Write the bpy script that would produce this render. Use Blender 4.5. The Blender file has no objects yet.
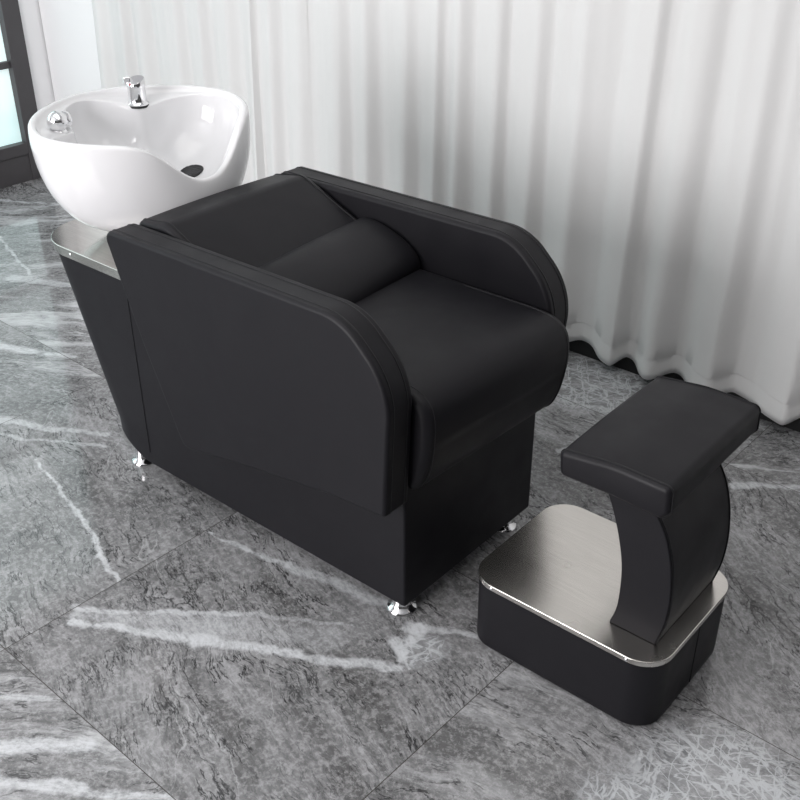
import bpy, bmesh, math, random
from mathutils import Vector, Matrix
random.seed(7)
PI = math.pi
C = bpy.context.scene.collection

# ------------------------------------------------------------------ helpers
def link_obj(name, me, parent=None):
    o = bpy.data.objects.new(name, me)
    C.objects.link(o)
    if parent:
        o.parent = parent
    return o

def smooth(me, on=True):
    for p in me.polygons:
        p.use_smooth = on

def obj(name, bm, mat, parent=None, sm=True):
    bmesh.ops.recalc_face_normals(bm, faces=bm.faces)
    me = bpy.data.meshes.new(name)
    bm.to_mesh(me); bm.free()
    me.materials.append(mat)
    smooth(me, sm)
    if sm:
        me.set_sharp_from_angle(angle=math.radians(42))
    return link_obj(name, me, parent)

def bevel(o, w, seg=4, ang=35):
    m = o.modifiers.new('bevel', 'BEVEL')
    m.width = w; m.segments = seg; m.limit_method = 'ANGLE'
    m.angle_limit = math.radians(ang); m.harden_normals = True
    m.use_clamp_overlap = True
    return o

def thing(name, label, cat, loc=(0, 0, 0)):
    o = bpy.data.objects.new(name, None); C.objects.link(o)
    o.location = loc; o.empty_display_size = .05
    o['label'] = label; o['category'] = cat
    return o

def struct(o):
    o['kind'] = 'structure'
    return o

def box_bm(x0, x1, y0, y1, z0, z1, bm=None):
    bm = bm or bmesh.new()
    v = [bm.verts.new((x, y, z)) for x in (x0, x1) for y in (y0, y1) for z in (z0, z1)]
    for f in ((0, 1, 3, 2), (4, 6, 7, 5), (0, 4, 5, 1), (2, 3, 7, 6), (0, 2, 6, 4), (1, 5, 7, 3)):
        bm.faces.new([v[i] for i in f])
    return bm

def prism_xz(prof, y0, y1):
    bm = bmesh.new()
    a = [bm.verts.new((x, y0, z)) for x, z in prof]
    b = [bm.verts.new((x, y1, z)) for x, z in prof]
    n = len(prof)
    bm.faces.new(a); bm.faces.new(b[::-1])
    for i in range(n):
        bm.faces.new((a[i], b[i], b[(i + 1) % n], a[(i + 1) % n]))
    return bm

def loft(rings, cap=True, closed_ring=True):
    bm = bmesh.new()
    R = [[bm.verts.new(p) for p in r] for r in rings]
    n = len(R[0])
    for a, b in zip(R, R[1:]):
        for i in range(n if closed_ring else n - 1):
            j = (i + 1) % n
            bm.faces.new((a[i], a[j], b[j], b[i]))
    if cap:
        bm.faces.new(R[0][::-1]); bm.faces.new(R[-1])
    return bm

def catmull(pts, closed=False, step=6):
    n = len(pts); out = []
    rng = range(n) if closed else range(n - 1)
    for i in rng:
        if closed:
            p = [pts[(i + k) % n] for k in (-1, 0, 1, 2)]
        else:
            p = [pts[max(0, min(n - 1, i + k))] for k in (-1, 0, 1, 2)]
        for s in range(step):
            t = s / step
            out.append(tuple(.5 * ((2 * p[1][k]) + (-p[0][k] + p[2][k]) * t + (2 * p[0][k] - 5 * p[1][k] + 4 * p[2][k] - p[3][k]) * t * t
                              + (-p[0][k] + 3 * p[1][k] - 3 * p[2][k] + p[3][k]) * t ** 3) for k in range(len(pts[0]))))
    if not closed:
        out.append(tuple(pts[-1]))
    return out

def rounded_poly(pts, radii, seg=6):
    """2-D polygon with each corner rounded by its radius."""
    out = []; n = len(pts)
    for i in range(n):
        p = Vector(pts[i]); a = Vector(pts[i - 1]); b = Vector(pts[(i + 1) % n])
        r = radii[i] if isinstance(radii, (list, tuple)) else radii
        if r <= 0:
            out.append(tuple(p)); continue
        u = (a - p).normalized(); v = (b - p).normalized()
        ang = u.angle(v); d = r / math.tan(ang / 2)
        d = min(d, (a - p).length * .49, (b - p).length * .49); r = d * math.tan(ang / 2)
        c = p + (u + v).normalized() * (r / math.sin(ang / 2))
        s = p + u * d - c; e = p + v * d - c
        tot = PI - ang
        sgn = 1 if s.x * e.y - s.y * e.x > 0 else -1
        for k in range(seg + 1):
            t = sgn * tot * k / seg
            out.append((c.x + s.x * math.cos(t) - s.y * math.sin(t), c.y + s.x * math.sin(t) + s.y * math.cos(t)))
    return out

def inset_poly(prof, d):
    """move every point of a closed profile inward by d along its normal."""
    n = len(prof)
    area = sum(prof[i][0] * prof[(i + 1) % n][1] - prof[(i + 1) % n][0] * prof[i][1] for i in range(n))
    sg = 1 if area > 0 else -1
    out = []
    for i in range(n):
        a = Vector(prof[i - 1]); b = Vector(prof[(i + 1) % n]); t = (b - a)
        if t.length < 1e-9:
            out.append(prof[i]); continue
        t.normalize()
        nrm = Vector((-t.y, t.x)) * sg
        p = Vector(prof[i]) + nrm * d
        out.append((p.x, p.y))
    return out

def pad_bm(prof, y0, y1, r, crown=0.0, top_only=True, seg=6, mids=14, yc=None):
    """upholstered pad: a profile in xz swept over y, ends rounded by r, upper side crowned."""
    prof = [tuple(p) for p in prof]
    L = y1 - y0; secs = []
    for k in range(seg + 1):
        a = PI / 2 * k / seg
        secs.append((y0 + r * (1 - math.sin(a)), r * (1 - math.cos(a))))
    secs = secs[::-1]          # starts deep inset at the end face
    secs = [(y0 + r * (1 - math.cos(PI / 2 * k / seg)), r * (1 - math.sin(PI / 2 * k / seg))) for k in range(seg + 1)]
    for k in range(1, mids):
        secs.append((y0 + r + (L - 2 * r) * k / mids, 0))
    secs += [(y1 - r * (1 - math.cos(PI / 2 * k / seg)), r * (1 - math.sin(PI / 2 * k / seg))) for k in range(seg, -1, -1)]
    zc = sum(p[1] for p in prof) / len(prof)
    rings = []
    for y, ins in secs:
        u = (y - y0) / L; cr = crown * (1 - (2 * u - 1) ** 2)
        q = inset_poly(prof, ins - 0) if ins > 1e-6 else prof
        if crown:
            q2 = inset_poly(q, -cr)
            q = [(b if (p[1] > zc or not top_only) else p) for p, b in zip(q, q2)]
        rings.append([(p[0], y, p[1]) for p in q])
    return loft(rings)

def tube_bm(path, r, n=8, closed=False, bm=None):
    bm = bm or bmesh.new(); rings = []
    m = len(path); P = [Vector(p) for p in path]
    prev = None
    for i in range(m):
        if closed:
            t = P[(i + 1) % m] - P[i - 1]
        else:
            t = P[min(m - 1, i + 1)] - P[max(0, i - 1)]
        t.normalize()
        if prev is None:
            up = Vector((0, 0, 1)) if abs(t.z) < .9 else Vector((0, 1, 0))
            a = t.cross(up).normalized()
        else:
            a = (prev - t * prev.dot(t)).normalized()
        prev = a; b = t.cross(a)
        rings.append([bm.verts.new(P[i] + (a * math.cos(2 * PI * k / n) + b * math.sin(2 * PI * k / n)) * r) for k in range(n)])
    for i in range(m if closed else m - 1):
        A, B = rings[i], rings[(i + 1) % m]
        for k in range(n):
            j = (k + 1) % n
            bm.faces.new((A[k], A[j], B[j], B[k]))
    if not closed:
        bm.faces.new(rings[0][::-1]); bm.faces.new(rings[-1])
    return bm

def lathe_bm(prof, n=40, M=None):
    """prof: (radius, z) from bottom to top."""
    bm = bmesh.new(); rings = []
    for r, z in prof:
        rings.append([bm.verts.new((max(r, 1e-5) * math.cos(2 * PI * k / n), max(r, 1e-5) * math.sin(2 * PI * k / n), z)) for k in range(n)])
    for A, B in zip(rings, rings[1:]):
        for k in range(n):
            j = (k + 1) % n
            bm.faces.new((A[k], A[j], B[j], B[k]))
    bm.faces.new(rings[0][::-1]); bm.faces.new(rings[-1])
    if M is not None:
        bmesh.ops.transform(bm, matrix=M, verts=bm.verts)
    return bm

# ------------------------------------------------------------------ materials
def nmat(name):
    m = bpy.data.materials.new(name); m.use_nodes = True
    nt = m.node_tree; b = nt.nodes['Principled BSDF']
    return m, nt, b

def N(nt, t, **kw):
    n = nt.nodes.new(t)
    for k, v in kw.items():
        setattr(n, k, v)
    return n

def setin(nt, sock, v):
    if hasattr(v, 'is_output') or isinstance(v, bpy.types.NodeSocket):
        nt.links.new(v, sock)
    else:
        sock.default_value = v

def math_(nt, op, a, b=None, clamp=False, c=None):
    n = N(nt, 'ShaderNodeMath', operation=op, use_clamp=clamp)
    setin(nt, n.inputs[0], a)
    if b is not None: setin(nt, n.inputs[1], b)
    if c is not None: setin(nt, n.inputs[2], c)
    return n.outputs[0]

def vmath(nt, op, a, b=None, scale=None):
    n = N(nt, 'ShaderNodeVectorMath', operation=op)
    setin(nt, n.inputs[0], a)
    if b is not None: setin(nt, n.inputs[1], b)
    if scale is not None: setin(nt, n.inputs['Scale'], scale)
    return n.outputs['Value' if op in ('LENGTH', 'DOT_PRODUCT', 'DISTANCE') else 'Vector']

def noise(nt, vec, scale, detail=4, rough=.5, dist=0.0, col=False):
    n = N(nt, 'ShaderNodeTexNoise')
    nt.links.new(vec, n.inputs['Vector'])
    n.inputs['Scale'].default_value = scale; n.inputs['Detail'].default_value = detail
    n.inputs['Roughness'].default_value = rough; n.inputs['Distortion'].default_value = dist
    return n.outputs['Color' if col else 'Fac']

def mrange(nt, v, a, b, c=0.0, d=1.0, smooth_=False):
    n = N(nt, 'ShaderNodeMapRange')
    n.interpolation_type = 'SMOOTHSTEP' if smooth_ else 'LINEAR'
    setin(nt, n.inputs['Value'], v)
    for k, x in zip(('From Min', 'From Max', 'To Min', 'To Max'), (a, b, c, d)):
        setin(nt, n.inputs[k], x)
    return n.outputs['Result']

def mixc(nt, f, a, b, mode='MIX'):
    n = N(nt, 'ShaderNodeMix', data_type='RGBA', blend_type=mode)
    setin(nt, n.inputs['Factor'], f)
    setin(nt, n.inputs['A'], a); setin(nt, n.inputs['B'], b)
    return n.outputs['Result']

def leather_mat(name, col, rough):
    m, nt, b = nmat(name)
    b.inputs['Base Color'].default_value = (*col, 1)
    b.inputs['Specular IOR Level'].default_value = .23
    tc = N(nt, 'ShaderNodeTexCoord').outputs['Object']
    n1 = noise(nt, tc, 420, 3, .6); n2 = noise(nt, tc, 14, 3, .5)
    nt.links.new(mrange(nt, n2, .3, .7, rough - .05, rough + .05), b.inputs['Roughness'])
    v = N(nt, 'ShaderNodeTexVoronoi'); nt.links.new(tc, v.inputs['Vector']); v.inputs['Scale'].default_value = 700
    h = math_(nt, 'ADD', math_(nt, 'MULTIPLY', v.outputs['Distance'], .6), n1)
    h = math_(nt, 'ADD', h, math_(nt, 'MULTIPLY', n2, 1.5))
    bp = N(nt, 'ShaderNodeBump'); bp.inputs['Strength'].default_value = .12; bp.inputs['Distance'].default_value = .0012
    nt.links.new(h, bp.inputs['Height']); nt.links.new(bp.outputs[0], b.inputs['Normal'])
    return m

LEATHER = leather_mat('black_leatherette', (.0078, .0074, .0096), .50)
PIPING = leather_mat('black_piping', (.011, .011, .0125), .40)

def metal_mat(name, col, rough, brushed=None):
    m, nt, b = nmat(name)
    b.inputs['Base Color'].default_value = (*col, 1); b.inputs['Metallic'].default_value = 1
    b.inputs['Roughness'].default_value = rough
    if brushed:
        tc = N(nt, 'ShaderNodeTexCoord').outputs['Object']
        mp = N(nt, 'ShaderNodeMapping'); nt.links.new(tc, mp.inputs['Vector'])
        mp.inputs['Scale'].default_value = brushed
        n1 = noise(nt, mp.outputs[0], 1, 1, .4)
        n2 = noise(nt, tc, 9, 3, .5)
        nt.links.new(mrange(nt, n2, .3, .7, rough - .03, rough + .03), b.inputs['Roughness'])
        c2 = tuple(c * .90 for c in col)
        nt.links.new(mixc(nt, mrange(nt, n1, .35, .65), (*col, 1), (*c2, 1)), b.inputs['Base Color'])
    return m

STEEL = metal_mat('brushed_steel', (.66, .635, .60), .25, (14, 700, 700))
TRAYM = metal_mat('polished_steel', (.66, .64, .61), .12, (8, 240, 240))
CHROME = metal_mat('chrome', (.82, .82, .83), .06)

CERAMIC, nt, b = nmat('glazed_white_ceramic')
b.inputs['Base Color'].default_value = (.73, .73, .742, 1); b.inputs['Roughness'].default_value = .10
b.inputs['Specular IOR Level'].default_value = .5
b.inputs['Coat Weight'].default_value = .3; b.inputs['Coat Roughness'].default_value = .03
tc = N(nt, 'ShaderNodeTexCoord').outputs['Object']
nt.links.new(mrange(nt, noise(nt, tc, 6), .3, .7, .08, .14), b.inputs['Roughness'])

RUBBER, nt, b = nmat('black_rubber')
tc = N(nt, 'ShaderNodeTexCoord').outputs['Object']
nt.links.new(mixc(nt, noise(nt, tc, 200), (.008, .008, .009, 1), (.016, .016, .017, 1)), b.inputs['Base Color'])
b.inputs['Roughness'].default_value = .5

def wall_mat(name, col):
    m, nt, b = nmat(name)
    tc = N(nt, 'ShaderNodeTexCoord').outputs['Object']
    c2 = tuple(c * .96 for c in col)
    nt.links.new(mixc(nt, noise(nt, tc, 3), (*col, 1), (*c2, 1)), b.inputs['Base Color'])
    b.inputs['Roughness'].default_value = .76
    bp = N(nt, 'ShaderNodeBump'); bp.inputs['Strength'].default_value = .1; bp.inputs['Distance'].default_value = .001
    nt.links.new(noise(nt, tc, 180), bp.inputs['Height']); nt.links.new(bp.outputs[0], b.inputs['Normal'])
    return m
WALL = wall_mat('white_wall_paint', (.82, .82, .83))

CURTAIN, nt, b = nmat('white_sheer_cloth')
tc = N(nt, 'ShaderNodeTexCoord').outputs['Object']
nt.links.new(mixc(nt, noise(nt, tc, 5), (.86, .86, .855, 1), (.82, .82, .815, 1)), b.inputs['Base Color'])
b.inputs['Roughness'].default_value = .9; b.inputs['Specular IOR Level'].default_value = .1
b.inputs['Sheen Weight'].default_value = .15
wv = N(nt, 'ShaderNodeTexWave'); nt.links.new(tc, wv.inputs['Vector']); wv.inputs['Scale'].default_value = 260; wv.bands_direction = 'Z'
bp = N(nt, 'ShaderNodeBump'); bp.inputs['Strength'].default_value = .08; bp.inputs['Distance'].default_value = .001
nt.links.new(math_(nt, 'ADD', wv.outputs['Fac'], noise(nt, tc, 60, 4)), bp.inputs['Height']); nt.links.new(bp.outputs[0], b.inputs['Normal'])
tr = N(nt, 'ShaderNodeBsdfTranslucent'); tr.inputs['Color'].default_value = (.9, .9, .9, 1)
mx = N(nt, 'ShaderNodeMixShader'); mx.inputs[0].default_value = .30
nt.links.new(b.outputs[0], mx.inputs[1]); nt.links.new(tr.outputs[0], mx.inputs[2])
nt.links.new(mx.outputs[0], nt.nodes['Material Output'].inputs['Surface'])

def plain(name, col, rough, n=.15, sc=30):
    m, nt, b = nmat(name)
    tc = N(nt, 'ShaderNodeTexCoord').outputs['Object']
    c2 = tuple(c * (1 - n) for c in col)
    nt.links.new(mixc(nt, noise(nt, tc, sc), (*col, 1), (*c2, 1)), b.inputs['Base Color'])
    b.inputs['Roughness'].default_value = rough
    return m
BLACKSKIRT = plain('black_skirting', (.006, .006, .006), .6)
FRAMEM = plain('dark_window_frame', (.060, .056, .060), .45)

REDM = plain('red_enamel', (.35, .02, .03), .3)
GRIDM = plain('grey_metal_grid', (.06, .06, .065), .45)
PANE, nt, b = nmat('frosted_daylit_glass')
tc = N(nt, 'ShaderNodeTexCoord').outputs['Object']
b.inputs['Base Color'].default_value = (.5, .6, .6, 1); b.inputs['Roughness'].default_value = .25
nt.links.new(mixc(nt, mrange(nt, noise(nt, tc, 2.2, 3), .35, .65), (.52, .74, .74, 1), (.80, .93, .93, 1)), b.inputs['Emission Color'])
b.inputs['Emission Strength'].default_value = .76

LAMP, nt, b = nmat('lamp_diffuser')
b.inputs['Emission Color'].default_value = (1, .97, .93, 1); b.inputs['Emission Strength'].default_value = 3

# marble floor tiles: 0.845 m squares, turned a little against the chair
TA = math.radians(-1.3); TS = .845; TX, TY = .245, .222
def floor_mat():
    m, nt, b = nmat('grey_marble_tiles')
    geo = N(nt, 'ShaderNodeTexCoord').outputs['Object']
    sx = N(nt, 'ShaderNodeSeparateXYZ'); nt.links.new(geo, sx.inputs[0])
    X, Y = sx.outputs[0], sx.outputs[1]
    u = math_(nt, 'DIVIDE', math_(nt, 'SUBTRACT', X, TX), TS); v = math_(nt, 'DIVIDE', math_(nt, 'SUBTRACT', Y, TY), TS)
    iu = math_(nt, 'FLOOR', u); iv = math_(nt, 'FLOOR', v)
    fu = math_(nt, 'SUBTRACT', u, iu); fv = math_(nt, 'SUBTRACT', v, iv)
    def edge(f):
        return math_(nt, 'MINIMUM', f, math_(nt, 'SUBTRACT', 1.0, f))
    joint = math_(nt, 'LESS_THAN', math_(nt, 'MINIMUM', edge(fu), edge(fv)), .0011)
    cid = N(nt, 'ShaderNodeCombineXYZ'); nt.links.new(iu, cid.inputs[0]); nt.links.new(iv, cid.inputs[1])
    wn = N(nt, 'ShaderNodeTexWhiteNoise'); wn.noise_dimensions = '2D'; nt.links.new(cid.outputs[0], wn.inputs['Vector'])
    off = vmath(nt, 'SCALE', wn.outputs['Color'], scale=37.0)
    # local tile coordinates with a per-tile shift, so no vein runs over a joint
    cp = N(nt, 'ShaderNodeCombineXYZ'); nt.links.new(X, cp.inputs[0]); nt.links.new(Y, cp.inputs[1])
    p = vmath(nt, 'ADD', cp.outputs[0], off)
    # each tile has its own run of the stone: (column, row): (angle, how pale, banding)
    def pick(col, default):
        out = default
        for (ti, tj), vals in TILES.items():
            hit = math_(nt, 'MULTIPLY', math_(nt, 'COMPARE', iu, float(ti), c=.1), math_(nt, 'COMPARE', iv, float(tj), c=.1))
            out = math_(nt, 'ADD', out, math_(nt, 'MULTIPLY', hit, vals[col] - default))
            default_used = True
        return out
    ang = math_(nt, 'MULTIPLY', pick(0, -18.0), -PI / 180)
    pale = pick(1, 0.0); band = pick(2, 0.25)
    def run(vec, sc, extra=0.0):
        r = N(nt, 'ShaderNodeVectorRotate'); r.rotation_type = 'Z_AXIS'
        nt.links.new(vec, r.inputs['Vector']); setin(nt, r.inputs['Angle'], math_(nt, 'ADD', ang, extra) if extra else ang)
        return vmath(nt, 'MULTIPLY', r.outputs[0], (sc[0], sc[1], 1))
    wob = vmath(nt, 'SCALE', vmath(nt, 'SUBTRACT', noise(nt, p, 3.0, 3, .5, col=True), (.5, .5, .5)), scale=.15)
    wob2 = vmath(nt, 'SCALE', vmath(nt, 'SUBTRACT', noise(nt, p, 15, 5, .65, col=True), (.5, .5, .5)), scale=.026)
    pw = vmath(nt, 'ADD', vmath(nt, 'ADD', p, wob), wob2)
    p2 = vmath(nt, 'ADD', p, wob2)
    g1 = noise(nt, run(pw, (3.6, 17)), 1.0, 7, .60)
    g0 = noise(nt, run(pw, (1.5, 6.5)), 1.0, 5, .55)             # streaks of darker stone
    g2 = noise(nt, run(pw, (26, 110)), 1.0, 4, .7)              # grain
    g3 = noise(nt, p, 75, 5, .8)
    g4 = noise(nt, p, 3.0, 4, .6)
    def ridge(vec, sc, det, w1, rough=.55, dist=0.0):
        n = noise(nt, vec, sc, det, rough, dist)
        return mrange(nt, math_(nt, 'ABSOLUTE', math_(nt, 'SUBTRACT', n, .5)), 0.0, w1, 1.0, 0.0, True)
    base = mixc(nt, mrange(nt, g4, .38, .62), (.20, .20, .204, 1), (.34, .34, .348, 1))
    base = mixc(nt, math_(nt, 'MULTIPLY', mrange(nt, g1, .46, .57, .1, .85, True), mrange(nt, g0, .42, .56, .45, 1.0)), base, (.10, .099, .099, 1))
    base = mixc(nt, mrange(nt, g0, .52, .62, 0, .45, True), base, (.12, .118, .117, 1))
    base = mixc(nt, mrange(nt, g2, .42, .60, .55, 0), base, (.08, .08, .082, 1))
    base = mixc(nt, mrange(nt, g3, .47, .62, 0, .42), base, (.50, .50, .51, 1))
    # short dark strokes along the run
    ck = ridge(run(pw, (8, 34)), 1.0, 4, .030, .6)
    gate = mrange(nt, noise(nt, p, 7, 5, .65), .46, .54)
    base = mixc(nt, math_(nt, 'MULTIPLY', math_(nt, 'MULTIPLY', ck, gate), .95), base, (.022, .022, .023, 1))
    ck2 = ridge(run(p2, (20, 75)), 1.0, 3, .04, .6)
    gate1 = mrange(nt, noise(nt, vmath(nt, 'ADD', p, (5, 3, 0)), 5, 4), .50, .60)
    base = mixc(nt, math_(nt, 'MULTIPLY', math_(nt, 'MULTIPLY', ck2, gate1), .85), base, (.05, .05, .052, 1))
    # pale bands lying along the run
    bn = noise(nt, run(pw, (1.6, 9.5)), 1.0, 7, .6)
    bm_ = math_(nt, 'MULTIPLY', mrange(nt, bn, .52, .63, 0, 1, True), band)
    base = mixc(nt, math_(nt, 'MULTIPLY', bm_, mrange(nt, g2, .35, .6, .5, 1)), base, (.60, .61, .625, 1))
    base = mixc(nt, math_(nt, 'MULTIPLY', pale, mrange(nt, g3, .35, .6, .5, 1)), base, (.52, .53, .54, 1))
    # hairline pale veins
    v1 = ridge(run(p2, (1.2, 4.2), .35), 1.3, 4, .005, .5)
    gate2 = mrange(nt, noise(nt, p, 3.3, 2), .50, .60)
    base = mixc(nt, math_(nt, 'MULTIPLY', math_(nt, 'MULTIPLY', v1, gate2), .35), base, (.60, .61, .62, 1))
    # crackled patches
    crk = math_(nt, 'MAXIMUM', ridge(run(p2, (7, 30), .5), 1.0, 3, .035, .5), ridge(run(p2, (6, 26), 1.5), 1.0, 3, .03, .5))
    crk = math_(nt, 'MAXIMUM', crk, ridge(run(p2, (9, 34), -.5), 1.0, 3, .03, .5))
    for (x0, y0, r0, s0) in CRACKLE:
        dd = vmath(nt, 'LENGTH', vmath(nt, 'SUBTRACT', vmath(nt, 'ADD', cp.outputs[0], wob), (x0, y0, 0)))
        msk = mrange(nt, dd, r0 * .55, r0, 1, 0, True)
        base = mixc(nt, math_(nt, 'MULTIPLY', msk, math_(nt, 'ADD', math_(nt, 'MULTIPLY', crk, .6), .25 * s0)), base, (.56, .58, .60, 1))
    # the marked veins: (x0,y0,x1,y1,half width0,half width1,strength) in floor metres
    q = vmath(nt, 'ADD', cp.outputs[0], vmath(nt, 'SCALE', vmath(nt, 'SUBTRACT', noise(nt, p, 9, 8, .64, col=True), (.5, .5, .5)), scale=.07))
    tex = math_(nt, 'MULTIPLY', mrange(nt, g2, .38, .56, .62, 1.0), mrange(nt, g3, .35, .55, .62, 1.0))
    for (x0, y0, x1, y1, w0, w1, s) in VEINS:
        d = Vector((x1 - x0, y1 - y0)); L = d.length; d.normalize()
        rel = vmath(nt, 'SUBTRACT', q, (x0, y0, 0))
        t = math_(nt, 'DIVIDE', vmath(nt, 'DOT_PRODUCT', rel, (d.x, d.y, 0)), L, clamp=True)
        near = vmath(nt, 'SCALE', (d.x * L, d.y * L, 0), scale=t)
        ac = vmath(nt, 'LENGTH', vmath(nt, 'SUBTRACT', rel, near))
        core = mrange(nt, math_(nt, 'DIVIDE', ac, mrange(nt, t, 0, 1, w0, w1)), .35, 1.1, 1.0, 0.0, True)
        base = mixc(nt, math_(nt, 'MULTIPLY', math_(nt, 'MULTIPLY', core, tex), s), base, (.60, .615, .635, 1))
    base = mixc(nt, joint, base, (.06, .055, .05, 1))
    nt.links.new(base, b.inputs['Base Color'])
    nt.links.new(mrange(nt, g1, .3, .7, .055, .10), b.inputs['Roughness'])
    b.inputs['Specular IOR Level'].default_value = .5
    bp = N(nt, 'ShaderNodeBump'); bp.inputs['Strength'].default_value = .3; bp.inputs['Distance'].default_value = .0006
    nt.links.new(math_(nt, 'SUBTRACT', 1.0, joint), bp.inputs['Height']); nt.links.new(bp.outputs[0], b.inputs['Normal'])
    return m
TILES = {(-1, -1): (-18, 0, .12), (-2, -1): (-17, .06, .10), (-1, -2): (41, .12, .9), (-2, -2): (41, .1, .8), (0, -1): (10, .05, .3), (0, 0): (-37, -.0, .1),
         (0, 1): (41, .0, .7), (1, 1): (35, .0, .6), (-2, 0): (30, .06, .7), (-3, 0): (34, .08, .8), (-4, 0): (50, .08, .7), (-3, 1): (50, .05, .7), (-3, -1): (30, .05, .6),
         (-1, 1): (30, .0, .4), (-1, 0): (-10, .0, .2)}
CRACKLE = [(.76, .02, .24, 1.0), (.62, -.10, .12, .8), (-.26, 1.20, .22, .5), (-.45, 1.1, .15, .4), (.07, -.03, .07, .8)]
VEINS = [
    (-.585, -.468, -.31, -.27, .014, .055, .42), (-.31, -.27, -.09, -.14, .055, .045, .32),
    (-.568, -.482, -.306, -.327, .012, .024, .95), (-.306, -.327, -.109, -.215, .024, .016, 1), (-.109, -.215, .081, -.106, .018, .015, .9),
    (-.599, -.449, -.284, -.202, .014, .012, .8), (-.284, -.202, -.053, -.055, .010, .006, .45),
    (-.589, -.074, -.344, -.023, .007, .014, .8), (-.344, -.023, -.042, .032, .018, .022, .65),
    (-1.202, -.178, -.864, -.244, .006, .009, .8), (-.864, -.244, -.651, -.318, .009, .011, 1), (-.651, -.318, -.60, -.316, .009, .006, .8),
    (-.46, -.86, -.239, -.653, .020, .024, .95), (-.36, -.86, -.013, -.628, .024, .012, .9), (-.60, -.80, -.40, -.64, .012, .010, .7),
    (.013, -.047, .097, -.092, .022, .006, .9), (.007, .005, .135, .081, .022, .010, .7), (.071, -.096, .024, .025, .006, .022, .9), (.02, .03, .135, .06, .012, .006, .7),
    (-1.467, -.13, -1.155, .035, .022, .014, .7), (-1.417, -.19, -1.11, -.01, .010, .010, .6), (-2.374, .44, -2.147, .554, .035, .03, .7), (-1.95, .10, -1.634, .236, .035, .012, .9),
    (-2.9, .66, -2.314, .50, .008, .010, .8), (-3.2, .86, -2.95, 1.02, .02, .015, .7),
    (-.141, .822, -.02, .997, .016, .014, .6), (.30, .98, .52, 1.16, .018, .008, .7), (.514, .094, .655, -.06, .007, .004, .7),
]

# ------------------------------------------------------------------ the room
fbm = bmesh.new()
vs = [fbm.verts.new(p) for p in ((-3.6, -4.5, 0), (4.5, -4.5, 0), (4.5, 1.9, 0), (-3.6, 1.9, 0))]
fbm.faces.new(vs)
fl = struct(obj('floor', fbm, floor_mat(), sm=False)); fl.rotation_euler.z = TA

WX = -3.31                                   # face of the window wall
def back_y(x): return 1.362 - .0079 * x     # face of the wall behind the curtain
a = math.atan(.0079)
wb = struct(obj('wall_back', box_bm(-3.3, 4.3, 0, .12, 0, 2.8), WALL, sm=False)); wb.location = (0, 1.362, 0); wb.rotation_euler.z = -a
bb = struct(obj('baseboard_back', box_bm(-2.62, 4.3, -.012, 0, 0, .10), BLACKSKIRT, sm=False)); bb.location = (0, 1.362, 0); bb.rotation_euler.z = -a
struct(obj('ceiling', box_bm(-3.45, 4.3, -4.4, 1.42, 2.8, 2.9), WALL, sm=False))
# window wall: white pier next to the corner, wall above the window
wl = bmesh.new()
box_bm(WX - .14, WX, 1.288, 1.50, 0, 2.8, wl)
box_bm(WX - .14, WX, -4.4, 1.288, 2.45, 2.8, wl)
box_bm(WX - .14, WX, -4.4, -2.35, 0, 2.45, wl)
struct(obj('wall_left', wl, WALL, sm=False))

win = struct(bpy.data.objects.new('window_1', None)); C.objects.link(win); win.location = (WX, -.5, 0)
def wpart(name, bm, mat):
    bmesh.ops.translate(bm, vec=(-WX, .5, 0), verts=bm.verts)
    return obj(name, bm, mat, win, sm=False)
fr = bmesh.new()
for y in (1.288, .48, -.42, -1.32, -2.27):
    box_bm(WX - .06, WX + .012, y - .085, y, 0, 2.45, fr)
for y0, y1 in ((.48, 1.203), (-.42, .395), (-1.32, -.505), (-2.27, -1.405)):
    box_bm(WX - .06, WX + .006, y0, y1, 0, .125, fr)
    box_bm(WX - .06, WX + .012, y0, y1, .125, .178, fr)
    box_bm(WX - .05, WX - .005, y0, y1, .515, .545, fr)
    box_bm(WX - .05, WX - .005, y0, y1, 1.35, 1.38, fr)
    box_bm(WX - .06, WX + .012, y0, y1, 2.39, 2.45, fr)
bevel(wpart('window_frame', fr, FRAMEM), .003, 2)
for y0, y1 in ((.48, 1.203), (-.42, .395), (-1.32, -.505), (-2.27, -1.405)):
    wpart('pane', box_bm(WX - .035, WX - .029, y0, y1, .178, 2.39), PANE)

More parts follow.
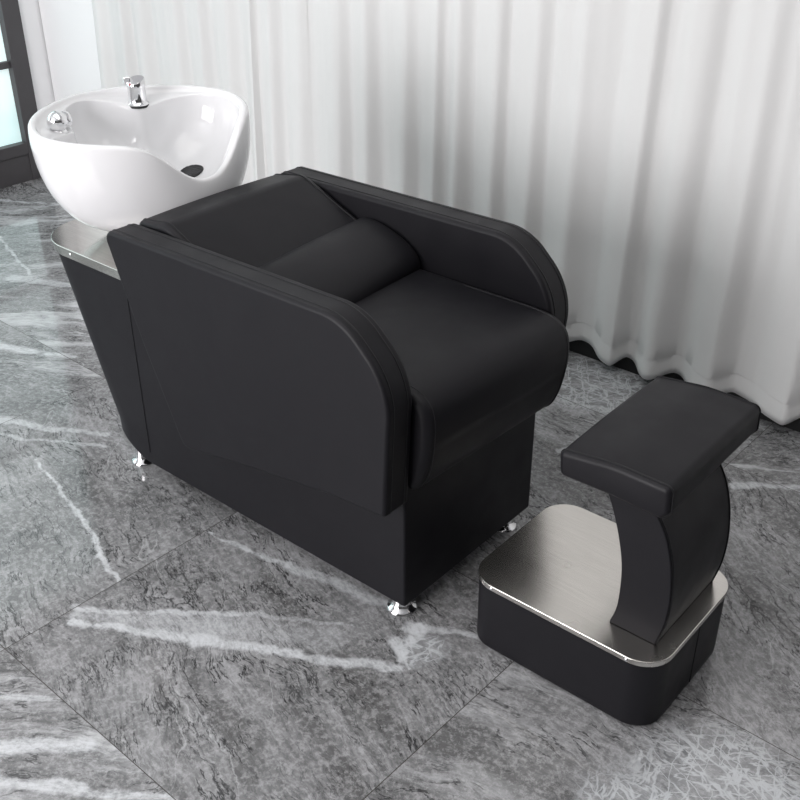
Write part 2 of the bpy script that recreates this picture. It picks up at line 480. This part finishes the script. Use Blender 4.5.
# ------------------------------------------------------------------ curtain
def curtain():
    FOLDS = [-2.93, -2.76, -2.60, -2.46, -2.23, -2.08, -1.90, -1.82, -1.70, -1.56, -1.36, -1.22, -1.06, -.96, -.84, -.71, -.55, -.36, -.20, -.04, .15, .36, .55, .70, .93, 1.1, 1.24, 1.42, 1.64]
    n = 760; x0, x1 = -2.84, 1.62
    zs = [.034, .055, .078, .10, .102, .16, .25, .4, .6, .8, 1.0, 1.25, 1.5, 1.8, 2.1, 2.35, 2.6]
    rnd = random.Random(3)
    amp = [rnd.uniform(.55, 1.0) for _ in FOLDS]; ph = [rnd.uniform(-.03, .03) for _ in FOLDS]
    bm = bmesh.new(); rows = []
    for z in zs:
        row = []
        for i in range(n):
            x = x0 + (x1 - x0) * i / (n - 1)
            k = 0
            while k < len(FOLDS) - 2 and FOLDS[k + 1] < x: k += 1
            f = min(1, max(0, (x - FOLDS[k]) / (FOLDS[k + 1] - FOLDS[k])))
            A = amp[k] * (1 - f) + amp[min(k + 1, len(amp) - 1)] * f
            # asymmetrical fold: a long pull forward, a quick return
            low = 1 - min(1, z / 2.4)
            e = .66 + .12 * math.sin(k * 2.3)
            g = f / e if f < e else (1 - f) / (1 - e)
            g = g * g * (3 - 2 * g)
            dep = A * (.012 + .050 * low ** 3)
            y = back_y(x) - .026 - dep * g - .006 * math.sin(x * 3.1 + 1)
            y -= .0035 * math.sin(x * 47 + z * .8) * (1 - .5 * low) + .0022 * math.sin(x * 83 + z)
            xx = x + .014 * math.sin(z * 1.3 + k) * (1 - low) + .006 * math.sin(2.3 * z + x * 5)
            zz = z
            if z < .5: zz = z + (.004 + .026 * (1 - g) + .004 * math.sin(x * 9)) * (1 - z / .5)
            if abs(z - .10) < .0011: y += .0022          # stitched top of the hem
            row.append(bm.verts.new((xx, y, zz)))
        rows.append(row)
    for A_, B_ in zip(rows, rows[1:]):
        for i in range(n - 1):
            bm.faces.new((A_[i], A_[i + 1], B_[i + 1], B_[i]))
    o = obj('curtain', bm, CURTAIN)
    s = o.modifiers.new('cloth', 'SOLIDIFY'); s.thickness = .0012; s.offset = 0
    o['label'] = 'long white sheer curtain hanging in soft folds behind the black chair'
    o['category'] = 'curtain'
    return o
cur = curtain()
rail = obj('curtain_rail', tube_bm([(-2.9, back_y(-2.9) - .05, 2.615), (1.7, back_y(1.7) - .05, 2.615)], .014, 12), CHROME, cur)

# ------------------------------------------------------------------ shampoo chair
W = .486
ch = thing('shampoo_chair', 'black leatherette salon shampoo chair with padded arms and white ceramic wash basin', 'salon chair', (-.55, W / 2, 0))
def part(name, bm, mat, parent=ch):
    off = Vector(ch.location)
    bmesh.ops.translate(bm, vec=-off, verts=bm.verts)
    return obj(name, bm, mat, parent)

# base body: raked rear with round corners
def base_ring(z, front=0.0):
    t = (z - .10) / .485
    xr = -1.070 - .180 * t
    r = .13 if z > .13 else .115
    y0, y1 = 0, W
    if z < .1:                                     # rounded bottom rear edge
        d = (.1 - z) / .045; xr += .055 * d * d
    pts = [(front, y0), (front, y1), (xr, y1), (xr, y0)]
    return [(x, y, z) for x, y in rounded_poly(pts, [.006, .006, r, r], 10)]
def base_bm():
    return loft([base_ring(z) for z in (.056, .063, .072, .085, .10, .14, .2, .27, .33, .378)]
                + [base_ring(z, -.62) for z in (.3785, .42, .48, .53, .582)])
bo = part('base', base_bm(), LEATHER); bevel(bo, .004, 2, 50)
seam = part('seam', tube_bm([(-.875, -.0003, .09), (-.875, -.0003, .58)], .0016, 6), PIPING, bo)
part('seam', tube_bm([(-.875, W + .0003, .09), (-.875, W + .0003, .58)], .0016, 6), PIPING, bo)

# stainless tray at the back that carries the basin
def tray_bm():
    pts = rounded_poly([(-.70, -.004), (-.70, W + .004), (-1.262, W + .004), (-1.262, -.004)], [.003, .003, .13, .13], 14)
    lo = rounded_poly([(-.70, -.004), (-.70, W + .004), (-1.252, W + .004), (-1.252, -.004)], [.003, .003, .13, .13], 14)
    return loft([[(x, y, .580) for x, y in lo], [(x, y, .605) for x, y in pts]])
ty = part('tray', tray_bm(), TRAYM); bevel(ty, .0018, 2, 40)
for x, y, ny in ((-1.09, -.004, -1), (-1.09, W + .004, 1)):
    M = Matrix.Translation((x, y, .593)) @ Matrix.Rotation(PI / 2 * (1 if ny < 0 else -1), 4, 'X')
    part('screw', lathe_bm([(.0045, -.001), (.0045, .0012), (.003, .0022)], 14, M), CHROME, ty)

# arm panels
PANEL = rounded_poly([(-.838, .742), (-.088, .748), (.034, .634), (.003, .334), (-.147, .322), (-.373, .286), (-.635, .236), (-.742, .48), (-.80, .635)],
                     [.022, .14, .16, .010, .3, .3, .03, .8, .6], 12)
def arc_len_offset(prof, y, r=.0016, d=0.0):
    q = inset_poly(prof, d)
    return [(x, y, z) for x, z in q]
def lean(bm, d):
    for v in bm.verts:
        v.co.x -= d * max(0, min(1, (v.co.x + .5) / .4)) * max(0, min(1, (v.co.z - .33) / .2))
    return bm
for y0, y1, dx in ((-.067, .010, .012), (W - .015, W + .067, 0)):
    ap = part('armrest', lean(prism_xz(PANEL, y0, y1), dx), LEATHER); bevel(ap, .017, 6, 40)
    for yy in (y0 + .018, y1 - .018):
        tb = lean(tube_bm(arc_len_offset(PANEL, yy, d=.0005), .0019, 6, closed=True), dx)
        part('piping', tb, PIPING, ap)

# the upholstery settles a little towards the near arm
def settle(bm, kz, kx=0.0, x0=-2.0):
    for v in bm.verts:
        f = max(0, min(1, (v.co.x - x0) / .25))
        v.co.z += (v.co.y - .42) * kz * f
        if v.co.x > -.2:
            v.co.x += (v.co.y - .243) * kx * (v.co.x + .2) / .25
    return bm

# seat cushion
SEAT = [(-.40, .374), (-.40, .608), (-.20, .609)] + catmull([(-.06, .609), (-.01, .608), (.030, .600), (.056, .580), (.066, .550), (.067, .505), (.062, .460), (.052, .420), (.040, .392), (.026, .377), (.006, .373), (-.02, .373)], step=4) + [(-.2, .373)]
st = part('seat', settle(pad_bm(SEAT, .0125, W - .0165, .018, .008, mids=18), .045, .09), LEATHER)
for yy in (.036, W - .036):
    q = [(x, yy, z) for x, z in inset_poly(SEAT, -.0008) if x > -.38]
    part('piping', settle(tube_bm(q, .0017, 6), .045, .09), PIPING, st)

# backrest: thick reclined pad
BACK = rounded_poly([(-.824, .741), (-.715, .760), (-.44, .642), (-.46, .53), (-.70, .60), (-.82, .67)], [.022, .05, .02, .02, .03, .03], 8)
bk = part('backrest', settle(pad_bm(BACK, .0165, W - .0165, .014, .004, mids=18), .05, 0, -.78), LEATHER)
for yy in (.034, W - .034):
    q = [(x, yy, z) for x, z in inset_poly(BACK, -.0009)]
    part('piping', settle(tube_bm(q, .0016, 6, closed=True), .05, 0, -.78), PIPING, bk)

# lumbar pillow
LUM = []
for k in range(36):
    a = 2 * PI * k / 36
    cx_, sz_ = math.cos(a), math.sin(a)
    ex = .108 * math.copysign(abs(cx_) ** .85, cx_); ez = .052 * math.copysign(abs(sz_) ** .85, sz_)
    r_ = math.radians(-18)
    LUM.append((-.440 + ex * math.cos(r_) - ez * math.sin(r_), .635 + ex * math.sin(r_) + ez * math.cos(r_)))
part('lumbar_cushion', settle(pad_bm(LUM, .0165, W - .0165, .018, .003, top_only=False, mids=16), .06), LEATHER)

# chrome feet
FOOT = [(.033, 0), (.0355, .0015), (.0355, .004), (.032, .008), (.0255, .012), (.0215, .019), (.0215, .045), (.0225, .056)]
for x, y in ((-.045, .045), (-.045, W - .045), (-.975, .045), (-.975, W - .045)):
    part('leg', lathe_bm(FOOT, 32, Matrix.Translation((x, y, 0))), CHROME)

# ------------------------------------------------------------------ basin
BX, BAB, BAF, BAY, BNN, BZ, BS, BD, BW_, BQ, BK, BY = -1.071, .252, .262, .291, 1.8, .893, -.041, .106, .468, 2.901, .457, .249
def rim(th):
    c, s = math.cos(th), math.sin(th)
    a = BAF if c > 0 else BAB
    x = a * math.copysign(abs(c) ** (2 / BNN), c); y = BAY * math.copysign(abs(s) ** (2 / BNN), s)
    dip = BD * math.exp(-(abs(th) / BW_) ** BQ)
    z = BZ + BS * x - dip
    sc = 1 - BK * dip
    return Vector((BX + x * sc, BY + y * sc, z))
def sstep(a, b, x):
    t = max(0, min(1, (x - a) / (b - a))); return t * t * (3 - 2 * t)
NT = 192
THS = [-PI + 2 * PI * (i + .5) / NT for i in range(NT)]
RIM = [rim(t) for t in THS]
# smooth the pointed front and back of the superellipse
for _ in range(6):
    RIM = [(RIM[i - 1] + RIM[i] * 2 + RIM[(i + 1) % NT]) / 4 for i in range(NT)]
OB = Vector((-1.03, .245, .634)); IB = Vector((-1.06, .262, .700))
def basin_bm():
    rings = []
    foot = []
    # outer wall from the foot up to the rim
    for k in range(16, -1, -1):
        t = PI / 2 * k / 16
        ring = []
        for i, th in enumerate(THS):
            R = RIM[i]; d = Vector((R.x - OB.x, R.y - OB.y)); L = d.length; d.normalize()
            rho = math.cos(t) ** .72; zz = math.sin(t) ** 1.12
            rr = .085 + (L - .085) * rho + .010 * math.sin(2 * t) 
            ring.append((OB.x + d.x * rr, OB.y + d.y * rr, R.z - (R.z - OB.z) * zz))
        rings.append(ring)
    # rolled rim
    T = .019
    for k in range(1, 7):
        a = PI * k / 6
        ring = []
        for i in range(NT):
            R = RIM[i]; d = Vector((BX - R.x, BY - R.y)).normalized()
            o_ = T / 2 * (1 - math.cos(a)); h = .0075 * math.sin(a)
            ring.append((R.x + d.x * o_, R.y + d.y * o_, R.z + h))
        rings.append(ring)
    # tap deck at the rear, then the bowl
    inner = []
    for i, th in enumerate(THS):
        R = RIM[i]; c = Vector((BX - R.x, BY - R.y)); L = c.length; d = c.normalized()
        m = max(math.exp(-(min(abs(th - 2.55), 2 * PI - abs(th - 2.55)) / .42) ** 2), math.exp(-(min(abs(th + 2.18), 2 * PI - abs(th + 2.18)) / .42) ** 2))
        P0 = Vector((R.x + d.x * T, R.y + d.y * T, R.z))
        dw = m * .085
        P1 = Vector((P0.x + d.x * .006, P0.y + d.y * .006, P0.z - .012 * m - .004))
        P2 = Vector((P0.x + d.x * (.006 + dw * .9), P0.y + d.y * (.006 + dw * .9), P0.z - .022 * m - .006))
        inner.append((P1, P2, P0))
    rings.append([tuple(p[0]) for p in inner])
    for f in (.35, .7, 1.0):
        rings.append([tuple(p[0].lerp(p[1], f)) for p in inner])
    for k in range(1, 19):
        t = PI / 2 * k / 18
        ring = []
        for p in inner:
            A = p[1]; d = Vector((A.x - IB.x, A.y - IB.y)); L = d.length; d.normalize()
            rho = math.cos(t) ** .72; zz = math.sin(t) ** 1.05
            rr = max(L * rho, .002)
            ring.append((IB.x + d.x * rr, IB.y + d.y * rr, A.z - (A.z - IB.z) * zz))
        rings.append(ring)
    return loft(rings)
ba = part('basin', basin_bm(), CERAMIC)
sb = ba.modifiers.new('sub', 'SUBSURF'); sb.levels = 1; sb.render_levels = 1
part('basin_foot', lathe_bm([(.135, .605), (.138, .609), (.130, .618), (.115, .632), (.10, .66)], 48, Matrix.Translation((-1.0, .245, 0))), CERAMIC, ba)

def place(M, bm):
    bmesh.ops.transform(bm, matrix=M, verts=bm.verts); return bm
# mixer tap: stout chrome body with a slanted top and lever
def tap_bm():
    prof = [(.0290, 0), (.0290, .004), (.0255, .007), (.0235, .012), (.0235, .044), (.0242, .046), (.0242, .068), (.0225, .071)]
    bm = lathe_bm(prof, 40)
    for v in bm.verts:                      # the cap slants down towards the bowl
        if v.co.z > .055: v.co.z -= (v.co.x + .02) * .30
    return bm
TAPM = Matrix.Translation((-1.220, .352, .874)) @ Matrix.Rotation(math.radians(-75), 4, 'Z')
tp = part('tap', place(TAPM, tap_bm()), CHROME, ba)
LVM = Matrix.Translation((-1.220, .352, .874)) @ Matrix.Rotation(math.radians(-140), 4, 'Z')
lvo = part('lever', place(LVM, box_bm(.010, .031, -.010, .010, .052, .074)), CHROME, ba); bevel(lvo, .005, 3)
part('temperature_mark', place(TAPM, lathe_bm([(.003, 0), (.003, .001), (.002, .0015)], 14, Matrix.Translation((.0235, 0, .057)) @ Matrix.Rotation(PI / 2, 4, 'Y'))), REDM, ba)
part('tap_gasket', place(TAPM, lathe_bm([(.0302, -.004), (.0302, .0012), (.0290, .0016)], 36)), RUBBER, ba)
HM = Matrix.Translation((-1.168, .072, .868))
part('hose_knob', place(HM, lathe_bm([(.020, -.002), (.021, .003), (.018, .006), (.0165, .010)] + [(.0255 * math.cos(a), .029 + .0255 * math.sin(a)) for a in [math.radians(x) for x in range(-50, 91, 10)]], 36)), CHROME, ba)
H2 = HM @ Matrix.Translation((0.0, .0, .030)) @ Matrix.Rotation(math.radians(65), 4, Vector((-.75, .65, 0)))
part('hose_collar', place(HM @ Matrix.Translation((-.002, .012, .029)) @ Matrix.Rotation(math.radians(90), 4, Vector((-.9, .2, 0))), lathe_bm([(.019, 0), (.0205, .003), (.0205, .016), (.018, .020), (.014, .021)], 30)), CHROME, ba)

# drain strainer
SP = Vector((-1.062, .380, .7165)); SN = Vector((.0, -.24, .97)).normalized()
def strainer():
    bm = lathe_bm([(.034, -.006), (.034, .001), (.031, .003), (.010, .004)], 32)
    q = Vector((0, 0, 1)).rotation_difference(SN)
    M = Matrix.Translation(SP) @ q.to_matrix().to_4x4()
    o = part('drain_strainer', place(M, bm), RUBBER, ba)
    g = bmesh.new()
    for i in range(-3, 4):
        h = math.sqrt(max(0, .029 ** 2 - (i * .009) ** 2))
        if h > .004:
            tube_bm([(i * .009, -h, .0040), (i * .009, h, .0040)], .0009, 6, bm=g)
            tube_bm([(-h, i * .009, .0040), (h, i * .009, .0040)], .0009, 6, bm=g)
    part('strainer_grid', place(M, g), GRIDM, ba)
strainer()

# ------------------------------------------------------------------ footrest
ft = thing('footrest', 'freestanding black padded footrest on a steel-topped box beside the curtain', 'footrest', (.35, .245, 0))
def fpart(name, bm, mat, parent=ft):
    bmesh.ops.translate(bm, vec=-Vector(ft.location), verts=bm.verts)
    return obj(name, bm, mat, parent)
FX0, FX1, FY0, FY1 = .120, .565, .058, .414
def frr(ins, z, r, dx=0):
    pts = rounded_poly([(FX0 + ins, FY0 + ins), (FX1 - ins, FY0 + ins), (FX1 - ins, FY1 - ins), (FX0 + ins, FY1 - ins)], r, 10)
    return [(x, y, z) for x, y in pts]
fb = fpart('base', loft([frr(.008, .002, .058), frr(.004, .006, .06), frr(.003, .02, .062), frr(.003, .08, .062), frr(.003, .164, .062)]), LEATHER)
fp = fpart('steel_plate', loft([frr(.0, .165, .066), frr(.0, .178, .066)]), STEEL); bevel(fp, .002, 2, 40)
for x in (.185, .50):
    M = Matrix.Translation((x, FY0, .171)) @ Matrix.Rotation(PI / 2, 4, 'X')
    fpart('screw', lathe_bm([(.004, -.001), (.004, .001), (.0028, .0018)], 12, M), CHROME, fp)
fpart('seam', tube_bm([(FX1 - .0028, .245, .008), (FX1 - .0028, .245, .163)], .0013, 6), PIPING, fb)
COLF = catmull([(.526, .178), (.538, .235), (.541, .30), (.533, .37), (.515, .43), (.488, .475)], step=5)
COLB = catmull([(.385, .480), (.403, .441), (.423, .381), (.436, .315), (.437, .229), (.425, .178)], step=5)
COL = COLF + COLB
co = fpart('column', prism_xz(COL, .121, .372), LEATHER); bevel(co, .006, 3, 40)
for yy in (.1275, .3655):
    fpart('piping', tube_bm([(x + .0006, yy, z) for x, z in COLF], .0018, 6), PIPING, co)
PAD = rounded_poly([(.286, .530), (.400, .545), (.515, .543), (.517, .490), (.503, .473), (.40, .478), (.290, .476)], [.012, .3, .014, .012, .012, .2, .012], 8)
pd = fpart('footpad', pad_bm(PAD, .108, .494, .0105, .003, mids=12), LEATHER)
q = [(x, .1185, z) for x, z in inset_poly(PAD, -.0006)]
fpart('piping', tube_bm(q, .0019, 6, closed=True), PIPING, pd)
q = [(x, .4835, z) for x, z in inset_poly(PAD, -.0006)]
fpart('piping', tube_bm(q, .0019, 6, closed=True), PIPING, pd)

# ------------------------------------------------------------------ light
def area(name, loc, target, size, size_y, power, col=(1, 1, 1)):
    L = bpy.data.lights.new(name, 'AREA'); L.shape = 'RECTANGLE'; L.size = size; L.size_y = size_y
    L.energy = power; L.color = col
    o = bpy.data.objects.new(name, L); C.objects.link(o); o.location = loc
    o.rotation_euler = (Vector(target) - Vector(loc)).to_track_quat('-Z', 'Y').to_euler()
    return o
area('daylight_side_window', (-1.1, -3.7, 1.5), (-.1, .3, .6), 2.4, 2.0, 190, (1, .975, .985))
area('daylight_left_window', (WX + .05, -.3, 1.4), (0, -.1, .7), 2.6, 1.8, 10, (.97, .99, 1))
area('overhead_fill', (-.2, -.2, 2.7), (-.2, .2, 0), 3.0, 1.2, 20, (1, .98, .95))  # added soft fill from above, not a known fixture of the room
sp = bpy.data.lights.new('pier_fill_spot', 'SPOT'); sp.energy = 42; sp.spot_size = math.radians(30); sp.spot_blend = .8; sp.shadow_soft_size = .06  # added spot to brighten the white pier by the window, no real lamp
so = bpy.data.objects.new('pier_fill_spot', sp); C.objects.link(so); so.location = (-2.0, .9, 2.7)
so.rotation_euler = (Vector((WX, 1.33, .55)) - so.location).to_track_quat('-Z', 'Y').to_euler()
w = bpy.data.worlds.new('world'); bpy.context.scene.world = w; w.use_nodes = True
w.node_tree.nodes['Background'].inputs[0].default_value = (1, .98, .98, 1)
w.node_tree.nodes['Background'].inputs[1].default_value = .08

# ------------------------------------------------------------------ camera
cam = bpy.data.cameras.new('camera'); co_ = bpy.data.objects.new('camera', cam); C.objects.link(co_)
cam.sensor_width = 36; cam.lens = 36 * 1039.6 / 800; cam.clip_start = .05; cam.clip_end = 60
right = Vector((.76447373, .64465354, -.00131137)).normalized()
fwd = Vector((-.55597508, .65828045, -.50750227)).normalized()
up = right.cross(fwd)
M = Matrix((( right.x, up.x, -fwd.x, 1.1093), (right.y, up.y, -fwd.y, -1.3276), (right.z, up.z, -fwd.z, 1.6), (0, 0, 0, 1)))
co_.matrix_world = M
bpy.context.scene.camera = co_
vs_ = bpy.context.scene.view_settings
vs_.view_transform = 'Standard'; vs_.look = 'None'; vs_.gamma = 1; vs_.exposure = 0; vs_.use_curve_mapping = False
